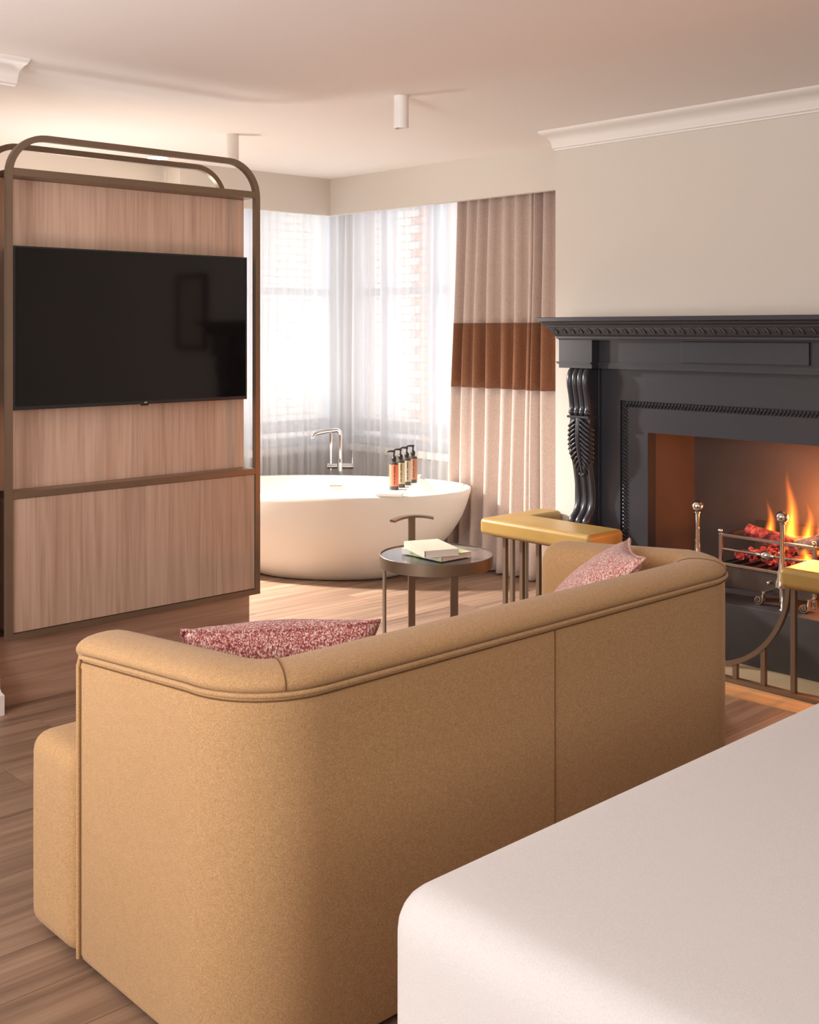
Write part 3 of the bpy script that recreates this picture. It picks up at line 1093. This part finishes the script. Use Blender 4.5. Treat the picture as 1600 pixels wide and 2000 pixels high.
# cushions
def cushion(name, c, U, V, w_, h_, t, mat, label):
    c, U, V = Vector(c), Vector(U).normalized(), Vector(V)
    V = (V - U * V.dot(U)).normalized()
    N = U.cross(V)
    r = thing(name, label, 'cushion', tuple(c), 'scatter cushions on the sofa')

    def outline(a, b):
        # concave sides, ears at the corners
        x = a * w_ / 2 * (1 - 0.07 * (1 - b * b))
        yv = b * h_ / 2 * (1 - 0.10 * (1 - a * a))
        return x, yv

    def side(sg):
        def fn(u, v):
            a, b = 2 * u - 1, 2 * v - 1
            x, yv = outline(a, b)
            h = max(0, (1 - abs(a) ** 2.6) * (1 - abs(b) ** 2.6)) ** 0.55 * t / 2
            h *= 1 + 0.06 * math.sin(5 * a + 2 * b * sg) * math.cos(4 * b)
            return c + U * x + V * yv + N * sg * h
        return fn
    m_ = MB().grid(side(1), 30, 22)
    m_.grid(side(-1), 30, 22)
    weld(obj('cover', m_, mat, r, smooth=80, origin=tuple(c)))
    loop = []
    for i in range(24):
        loop.append((-1 + 2 * i / 24, -1))
    for i in range(18):
        loop.append((1, -1 + 2 * i / 18))
    for i in range(24):
        loop.append((1 - 2 * i / 24, 1))
    for i in range(18):
        loop.append((-1, 1 - 2 * i / 18))
    obj('piped_edge', MB().tube([c + U * outline(a, b)[0] + V * outline(a, b)[1] for a, b in loop], 0.0045, 6, True), mat, r, smooth=80)
    return r


cushion('cushion', (1.645, 2.235, 0.628), (0.887, -0.457, -0.02), (-0.06, -0.13, 0.26), 0.47, 0.29, 0.19, 'boucle', 'dark pink and white flecked cushion at the left end of the sofa')
cushion('cushion', (2.69, 2.13, 0.650), (0.7, 0.7, 0.02), (0.5, -0.5, 0.7), 0.27, 0.44, 0.14, 'boucle2', 'pale pink flecked cushion leaning in the right corner of the sofa')

# ================================================================== BED
bd = thing('bed', 'bed corner with smooth white linen in the foreground', 'bed', (2.05, 0.1, 0))


def bed_mesh():
    return pillowbox(1.055, 3.05, -1.0, 1.195, 0.30, 0.678, 0.062, 0.006, 30, 30, 8)


o = obj('bedspread', bed_mesh(), 'linen', bd, smooth=60)
weld(o)
weld(obj('bed_skirt', pillowbox(1.066, 3.04, -0.99, 1.184, 0.006, 0.36, 0.02, 0.0, 20, 20, 4), 'linen', bd, smooth=60))

# ================================================================== FIREPLACE
YC = 2.65
fp = thing('fireplace', 'black painted classical fireplace surround with carved corbels', 'fireplace', (4.5, YC, 0))
mir = lambda yv: 2 * YC - yv
YL = 3.645
XB = 4.405
# mantel shelf: moulded profile with mitred returns
mp_ = [(-0.05, 1.400), (0.0, 1.400), (0.004, 1.405), (0.010, 1.407), (0.010, 1.417), (0.015, 1.421), (0.021, 1.426), (0.022, 1.430), (0.040, 1.461), (0.045, 1.463), (0.046, 1.470), (0.051, 1.474), (0.058, 1.479), (0.061, 1.486), (0.070, 1.490), (0.076, 1.492), (0.077, 1.508), (0.074, 1.511), (-0.05, 1.511)]
rgs = []
for k in range(4):
    rr = []
    for p, z in mp_:
        rr.append([(4.588, YL + p, z), (XB - p, YL + p, z), (XB - p, mir(YL) - p, z), (4.588, mir(YL) - p, z)][k])
    rgs.append(rr)
ms = obj('mantel_shelf', MB().rings(rgs), 'black', fp, smooth=30)
obj('mantel_core', MB().box(XB + 0.04, 4.588, mir(YL) + 0.04, YL - 0.04, 1.401, 1.5095), 'black', fp)
# carved leaf band along the shelf
lm = MB()
lm.ellip((0, 0, 0), (0.0075, 0, -0.004), (0, 0.009, 0), (-0.004, 0.012, 0.0165), 8, 6)
lm.ellip((-0.002, 0.013, 0.002), (0.005, 0, -0.002), (0, 0.004, 0), (-0.002, 0.007, 0.012), 6, 4)
lme = lm.mesh('leaf_carving', M['black'])
for p in lme.polygons:
    p.use_smooth = True
nl = 39
for i in range(nl):
    yv = mir(YL) - 0.02 + (YL - mir(YL) + 0.04) * (i + 0.5) / nl
    share('leaf_carving', lme, (XB - 0.032, yv, 1.446), ms)
# frieze, end blocks, tablet
obj('frieze', MB().box(4.462, 4.588, mir(3.44), 3.44, 1.262, 1.400), 'black', fp)
obj('frieze_tablet', MB().box(4.447, 4.4615, 2.345, 2.965, 1.300, 1.396), 'black', fp, bevel=0.002)
obj('frieze_ledge', MB().box(4.452, 4.4615, mir(3.44), 3.44, 1.283, 1.291).box(4.456, 4.4615, mir(3.44), 3.44, 1.262, 1.283), 'black', fp)
for s in (0, 1):
    g = (lambda yv: yv) if s == 0 else mir
    def BX(x0, x1, a, b_, z0, z1, m=None):
        lo, hi = sorted((g(a), g(b_)))
        return (m or MB()).box(x0, x1, lo, hi, z0, z1)
    obj('end_block', BX(XB, 4.588, 3.44, YL, 1.262, 1.400), 'black', fp, bevel=0.001)
    m = BX(XB - 0.010, 4.588, 3.4405, YL + 0.010, 1.287, 1.293)
    BX(XB - 0.006, 4.588, 3.4405, YL + 0.006, 1.281, 1.287, m)
    obj('block_moulding', m, 'black', fp)
    obj('pilaster', BX(4.490, 4.588, 3.462, 3.612, 0.0, 1.262), 'black', fp, bevel=0.001)
    # corbel: S profile, depth in front of the pilaster as a function of height
    cy = g(3.528)
    up = [(1.258, 0.068), (1.245, 0.086), (1.225, 0.097), (1.200, 0.100), (1.175, 0.097), (1.150, 0.090), (1.120, 0.082), (1.090, 0.077), (1.070, 0.075), (1.060, 0.077), (1.052, 0.080)]
    lo_ = [(1.03, 0.074), (1.00, 0.078), (0.96, 0.082), (0.92, 0.082), (0.88, 0.077), (0.84, 0.068), (0.80, 0.057), (0.76, 0.046), (0.72, 0.037), (0.68, 0.030), (0.64, 0.026), (0.60, 0.029), (0.57, 0.038), (0.545, 0.056), (0.528, 0.076), (0.515, 0.088), (0.500, 0.090), (0.488, 0.080)]
    allp = up + lo_
    rg_ = [[(4.492, cy - 0.062, z), (4.492, cy + 0.062, z), (4.490 - d * 0.86, cy + 0.062, z), (4.490 - d * 0.86, cy - 0.062, z)] for z, d in allp]
    cb = obj('corbel', MB().rings(rg_), 'black', fp, smooth=50)
    for k in range(4):
        yk = cy - 0.048 + 0.032 * k
        obj('reed', MB().tube([(4.490 - d * 0.86 + 0.002, yk, z) for z, d in up], 0.0165, 10).ball((4.490 - 0.070, yk, 1.046), 0.0165, 10, 6), 'black', cb, smooth=70)
    for k in range(3):
        yk = cy - 0.042 + 0.042 * k
        obj('reed', MB().tube([(4.490 - d * 0.86 + 0.003, yk, z) for z, d in lo_[6:]], [0.014] * 6 + [0.016, 0.017, 0.018, 0.019, 0.018, 0.015], 10), 'black', cb, smooth=70)
    obj('collar', MB().box(4.490 - 0.086, 4.49, cy - 0.066, cy + 0.066, 1.018, 1.030), 'black', cb, bevel=0.002)
    # acanthus leaf
    def dep(z):
        for (za, da), (zb, db) in zip(lo_[:-1], lo_[1:]):
            if zb <= z <= za:
                return da + (db - da) * (za - z) / (za - zb)
        return 0.06
    lf = MB()
    lf.tube([(4.490 - dep(z) * 0.86 - 0.010, cy, z) for z in (1.018, 0.98, 0.94, 0.90, 0.86, 0.82, 0.78, 0.745)], [0.014, 0.015, 0.015, 0.014, 0.013, 0.012, 0.010, 0.007], 10)
    for i in range(11):
        z = 1.000 - i * 0.0225
        wd = 0.066 * (1 if i < 6 else 1 - ((i - 5) / 6.0) ** 1.5)
        x = 4.490 - dep(z) * 0.86 - 0.013
        for sg in (-1, 1):
            lf.ellip((x + 0.003, cy + sg * (0.012 + wd * 0.42), z - 0.006), (0.0085, sg * 0.002, 0.0), (0, sg * 0.004, 0.0062), (0.004, sg * wd * 0.46, -0.022), 8, 6)
            lf.ellip((x + 0.016, cy + sg * (0.010 + wd * 0.86), z - 0.030), (0.008, sg * 0.003, 0), (0, sg * 0.002, 0.006), (0.014, sg * 0.010, -0.012), 6, 5)
    for k in (-1, 0, 1):
        lf.ball((4.490 - dep(0.745) * 0.86 - 0.012, cy + k * 0.011, 0.742 - (0.006 if k == 0 else 0)), 0.009, 10, 6)
    obj('acanthus_leaf', lf, 'black', cb, smooth=60)
# field panel around the opening
OY0, OY1, OZ = mir(3.20), 3.20, 0.962
m = MB()
m.box(4.510, 4.588, 3.350, 3.4615, 0.0, 1.262).box(4.510, 4.588, mir(3.4615), mir(3.350), 0.0, 1.262)
m.box(4.510, 4.588, mir(3.350), 3.350, 1.110, 1.262)
obj('outer_panel', m, 'black', fp)
m = MB()
m.box(4.523, 4.588, OY1, 3.349, 0.0, 1.109).box(4.523, 4.588, mir(3.349), OY0, 0.0, 1.109)
m.box(4.523, 4.588, OY0, OY1, OZ, 1.109)
obj('inner_slip', m, 'black', fp)
# rope moulding framing the slip
bm_ = MB()
def rope(p0, p1, n):
    p0, p1 = Vector(p0), Vector(p1)
    d = (p1 - p0) / n
    dn = d.normalized()
    sidev = dn.cross(Vector((1, 0, 0)))
    for i in range(n):
        c = p0 + d * (i + 0.5)
        bm_.ellip(c, (0.009, 0, 0), dn * 0.0075, (sidev * 0.0155 + dn * 0.008), 6, 4)
rope((4.520, 3.330, 0.27), (4.520, 3.330, 1.105), 46)
rope((4.520, mir(3.330), 0.27), (4.520, mir(3.330), 1.105), 46)
rope((4.520, 3.345, 1.092), (4.520, mir(3.345), 1.092), 76)
o = obj('rope_moulding', bm_, 'black', fp, smooth=60)
o['kind'] = 'stuff'
# hearth plinth and firebox lining
HZ = 0.255
obj('hearth_plinth', MB().box(4.425, 4.9195, 2.055, 3.2495, 0.0, HZ).box(4.425, 4.522, mir(3.36), 2.055, 0.0, HZ).box(4.425, 4.522, 3.2495, 3.36, 0.0, HZ), 'slate', fp, bevel=0.002)
m = MB()
m.box(4.588, 4.92, OY1 + 0.002, 3.2495, HZ, OZ + 0.02).box(4.588, 4.92, 2.0505, OY0 - 0.002, HZ, OZ + 0.02)
m.box(4.92, 4.96, 2.0505, 3.2495, HZ, OZ + 0.02).box(4.588, 4.96, 2.0505, 3.2495, OZ + 0.0201, OZ + 0.036)
obj('firebox_lining', m, 'black_metal', fp)

# hearth stone strip and oak threshold
struct('floor_hearth_stone', MB().box(4.19, 4.4245, 1.25, 3.86, -0.01, 0.004), 'stone', label='beige stone strip inside the fender')
struct('floor_oak_threshold', MB().box(4.01, 4.148, 1.25, 3.86, -0.01, 0.006), 'oak_edge', label='pale oak threshold strip along the fender')

# ================================================================== CLUB FENDER
cf = thing('club_fender', 'bronze club fender with mustard leather padded corner seats', 'fender', (4.18, YC, 0))
SZ0, SZ1 = 0.442, 0.522
padL = [(4.10, 3.215), (4.36, 3.215), (4.36, 3.765), (4.58, 3.765), (4.58, 3.90), (4.10, 3.90)]
padR = [(4.10, 2.29), (4.36, 2.29), (4.36, 1.60), (4.58, 1.60), (4.58, 1.46), (4.10, 1.46)]
for pd in (padL, padR):
    obj('seat_pad', MB().prism(pd, SZ0, SZ1), 'leather', cf, bevel=0.022, seg=4)
obj('base_rail', MB().box(4.15, 4.189, 1.47, 3.88, 0.0065, 0.022), 'bronze', cf)
obj('return_rail', MB().box(4.189, 4.42, 3.84, 3.88, 0.0065, 0.022), 'bronze', cf)
FXC = 4.172
for a, b_ in ((3.215, 3.88), (1.47, 2.29)):
    obj('seat_rail', MB().box(FXC - 0.011, FXC + 0.011, a + 0.01, b_ - 0.005, SZ0 - 0.014, SZ0 + 0.002), 'bronze', cf)
RA = 0.395
yc_r, yc_l = 2.282 + RA, 3.225 - RA
path = [(FXC, yv, z) for yv, z in arc(yc_r, SZ0 + 0.01, RA, 180, 270, 22)]
path += [(FXC, yv, z) for yv, z in arc(yc_l, SZ0 + 0.01, RA, 270, 360, 22)]
obj('curved_rail', MB().bar(path, 0.018, 0.024, (1, 0, 0)), 'bronze', cf, smooth=30)


def rail_z(yv):
    if yv <= yc_r:
        return SZ0 + 0.01 - math.sqrt(max(0, RA ** 2 - (yc_r - yv) ** 2))
    if yv >= yc_l:
        return SZ0 + 0.01 - math.sqrt(max(0, RA ** 2 - (yv - yc_l) ** 2))
    return SZ0 + 0.01 - RA


for yv in (2.392, 2.519, 2.646, 2.773, 2.90, 3.02, 3.13):
    obj('post', MB().box(FXC - 0.010, FXC + 0.010, yv - 0.010, yv + 0.010, 0.02, rail_z(yv) - 0.004), 'bronze', cf, bevel=0.001)
for yv in (3.24, 3.355, 3.47, 3.575, 3.68, 3.79, 2.262, 2.135, 2.01, 1.885, 1.76, 1.63, 1.50):
    obj('post', MB().box(FXC - 0.010, FXC + 0.010, yv - 0.010, yv + 0.010, 0.02, SZ0 - 0.012), 'bronze', cf, bevel=0.001)
for xx in (4.30, 4.40):
    obj('post', MB().box(xx - 0.010, xx + 0.010, 3.848, 3.868, 0.02, SZ0 + 0.001), 'bronze', cf, bevel=0.001)

# ================================================================== FIRE
GX = 4.555
GY0, GY1 = 2.375, 2.825
gr = thing('fire_grate', 'polished steel fire basket with scrolled feet inside the firebox', 'grate', (GX, 2.6, HZ))
GZT, GZM, GZB = 0.525, 0.462, 0.395
for z in (GZT, GZB):
    obj('front_bar', MB().box(GX - 0.007, GX + 0.007, GY0, GY1, z - 0.007, z + 0.007), 'steel', gr, bevel=0.003)
obj('middle_bar', MB().tube([(GX, GY0, GZM), (GX, GY1, GZM)], 0.0065, 10), 'steel', gr, smooth=60)
obj('turned_ornament', MB().lathe([(0.0, -0.05), (0.007, -0.05), (0.014, -0.045), (0.008, -0.036), (0.009, -0.025), (0.019, -0.016), (0.022, 0.0), (0.019, 0.016), (0.009, 0.025), (0.008, 0.036), (0.014, 0.045), (0.007, 0.05), (0.0, 0.05)], (GX - 0.002, 2.60, GZM), 16, (0, 1, 0)), 'chrome', gr, smooth=60)
for yv in (GY0, GY1):
    obj('corner_post', MB().box(GX - 0.008, GX + 0.008, yv - 0.008, yv + 0.008, HZ + 0.01, GZT + 0.007), 'steel', gr, bevel=0.003)
    obj('finial', MB().ball((GX - 0.004, yv, GZT + 0.018), 0.011), 'chrome', gr, smooth=60)
    obj('side_bar', MB().box(GX + 0.008, 4.86, yv - 0.006, yv + 0.006, GZT - 0.012, GZT), 'iron', gr)
    obj('side_bar', MB().box(GX + 0.008, 4.86, yv - 0.006, yv + 0.006, GZB - 0.006, GZB + 0.006), 'iron', gr)
obj('back_plate', MB().box(4.86, 4.868, GY0 - 0.006, GY1 + 0.006, HZ + 0.02, GZT + 0.03), 'iron', gr)
for k in range(7):
    yv = GY0 + 0.03 + k * (GY1 - GY0 - 0.06) / 6
    obj('floor_bar', MB().box(GX + 0.008, 4.86, yv - 0.009, yv + 0.009, GZB - 0.012, GZB + 0.004), 'iron', gr)
obj('ash_front', MB().box(GX + 0.008, GX + 0.014, GY0 + 0.008, GY1 - 0.008, 0.292, GZB - 0.008), 'iron', gr, bevel=0.001, label='dark polished ash front')
obj('ash_knob', MB().ball((GX - 0.008, 2.585, 0.345), 0.009).tube([(GX - 0.006, 2.585, 0.345), (GX + 0.010, 2.585, 0.345)], 0.004, 8), 'chrome', gr, smooth=60)
for yv in (GY0 + 0.0, 2.585, GY1 - 0.01):
    pth = [(4.515, yv, 0.312), (4.507, yv, 0.300), (4.505, yv, 0.285)]
    for i in range(26):
        a = math.radians(0 + i * 24)
        rad = 0.020 * (1 - i / 30)
        # scroll curls towards the left of the view
        pth.append((4.505, yv + 0.020 - rad * math.cos(a) * 1.0, 0.2765 - rad * math.sin(a)))
    obj('scroll_foot', MB().bar(pth, 0.005, 0.022, (1, 0, 0)), 'steel', gr, smooth=40)
    obj('foot_bracket', MB().box(4.505, GX + 0.008, yv - 0.008, yv + 0.008, 0.306, 0.314), 'steel', gr)

for (ax_, ay_), lb in (((4.475, 2.895), 'ball topped polished andiron at the left of the fire basket'), ((4.475, 2.480), 'ball topped polished andiron before the flames, behind the leather seat')):
    an = thing('andiron', lb, 'andiron', (ax_, ay_, HZ), 'polished andirons')
    obj('shaft', MB().lathe([(0.0, 0.0), (0.012, 0.0), (0.012, 0.004), (0.006, 0.01), (0.006, 0.095), (0.032, 0.10), (0.031, 0.112), (0.024, 0.14), (0.016, 0.18), (0.0115, 0.23), (0.0095, 0.30), (0.0095, 0.365), (0.014, 0.368), (0.014, 0.374), (0.0, 0.374)], (ax_, ay_, HZ), 20), 'chrome', an, smooth=50)
    obj('ball', MB().ball((ax_, ay_, HZ + 0.398), 0.0265, 24, 14), 'chrome', an, smooth=80)
    obj('knob', MB().lathe([(0.0, 0.0), (0.006, 0.0), (0.006, 0.20), (0.0, 0.20)], (ax_ + 0.03, ay_ + 0.022, HZ + 0.03), 10).ball((ax_ + 0.03, ay_ + 0.022, HZ + 0.238), 0.012), 'chrome', an, smooth=60)


def log(p0, p1, r, seed, label, mat):
    rd = random.Random(seed)
    p0, p1 = Vector(p0), Vector(p1)
    ax = (p1 - p0)
    L = ax.length
    q = ax.to_track_quat('X', 'Z')
    rings_l = []
    ph = [rd.uniform(0, 6.28) for _ in range(6)]
    n, mrs = 18, 12
    for i in range(mrs + 1):
        t = i / mrs
        rr = []
        for k in range(n):
            a = 2 * PI * k / n
            rad = r * (1 + 0.10 * math.sin(3 * a + ph[0] + 2 * t) + 0.07 * math.sin(5 * a + ph[1] - 5 * t) + 0.06 * math.sin(9 * t + ph[2] + 2 * a) + 0.04 * rd.uniform(-1, 1))
            rr.append((t * L, rad * math.cos(a), rad * math.sin(a)))
        rings_l.append(rr)
    o = obj('log', MB().rings(rings_l), mat, None, smooth=55)
    o.location = p0
    o.rotation_euler = q.to_euler()
    return tag(o, label, 'log', 'logs on the fire')


log((4.635, 2.50, 0.500), (4.70, 2.28, 0.585), 0.030, 1, 'grey charred log rising to the right in the fire basket', 'log')
log((4.64, 2.745, 0.545), (4.69, 2.50, 0.495), 0.032, 2, 'red glowing log at the left of the fire basket', 'ember')
log((4.77, 2.62, 0.49), (4.75, 2.33, 0.50), 0.034, 3, 'red glowing log lying behind the grey log', 'ember')
# ember bed
rd = random.Random(4)
m = MB()
for i in range(90):
    c = Vector((rd.uniform(4.585, 4.83), rd.uniform(GY0 + 0.03, GY1 - 0.04), rd.uniform(0.415, 0.447)))
    s = rd.uniform(0.010, 0.024)
    m.ellip(c, (s * rd.uniform(0.7, 1.3), rd.uniform(-.3, .3) * s, 0), (0, s * rd.uniform(0.7, 1.3), rd.uniform(-.3, .3) * s), (0, rd.uniform(-.3, .3) * s, s * 0.8), 6, 4)
o = obj('ember_bed', m, 'ember', None, smooth=40, recalc=False)
tag(o, 'bed of glowing red embers in the fire basket', 'embers', None, 'stuff')

# flames: emitting gas, densest along each tongue's axis
fs_ = thing('flames', 'orange flames rising from the logs in the fire basket', 'flames', (4.70, 2.55, 0.47))
rings_f = []
for i in range(13):
    t = i / 12
    rad = (1 - t) ** 0.6 * 0.72 + 0.25 * t + 0.02
    rings_f.append([(rad * math.cos(2 * PI * k / 14), rad * math.sin(2 * PI * k / 14), t) for k in range(14)])
fme = MB().rings(rings_f).mesh('flame', M['flame'])
fix_normals(fme)
for c, h, r_ in (((4.70, 2.665, 0.485), 0.21, 0.066), ((4.70, 2.565, 0.475), 0.37, 0.085), ((4.72, 2.49, 0.48), 0.22, 0.075), ((4.71, 2.41, 0.47), 0.24, 0.080), ((4.74, 2.33, 0.47), 0.26, 0.080), ((4.62, 2.445, 0.44), 0.09, 0.075)):
    o = share('flame', fme, c, fs_)
    o.scale = (r_, r_, h)
point('fire_light', (4.80, 2.42, 0.66), 8, (1.0, 0.28, 0.06), 0.06)
point('fire_light', (4.80, 2.24, 0.62), 19, (1.0, 0.28, 0.06), 0.06)
point('fire_light', (4.70, 2.50, 0.60), 6, (1.0, 0.33, 0.08), 0.06)

# ================================================================== PICTURE on the right wall (mirrored by the television)
pc = thing('framed_picture', 'dark framed picture mirrored in the television screen', 'picture', (4.58, 1.12, 1.30))
pm = MB()
pm.box(4.56, 4.588, 0.93, 0.96, 1.30, 1.86).box(4.56, 4.588, 1.30, 1.33, 1.30, 1.86).box(4.56, 4.588, 0.96, 1.30, 1.30, 1.33).box(4.56, 4.588, 0.96, 1.30, 1.83, 1.86)
obj('frame', pm, 'black', pc)
obj('print', MB().box(4.572, 4.588, 0.96, 1.30, 1.33, 1.83), 'stone_label', pc)
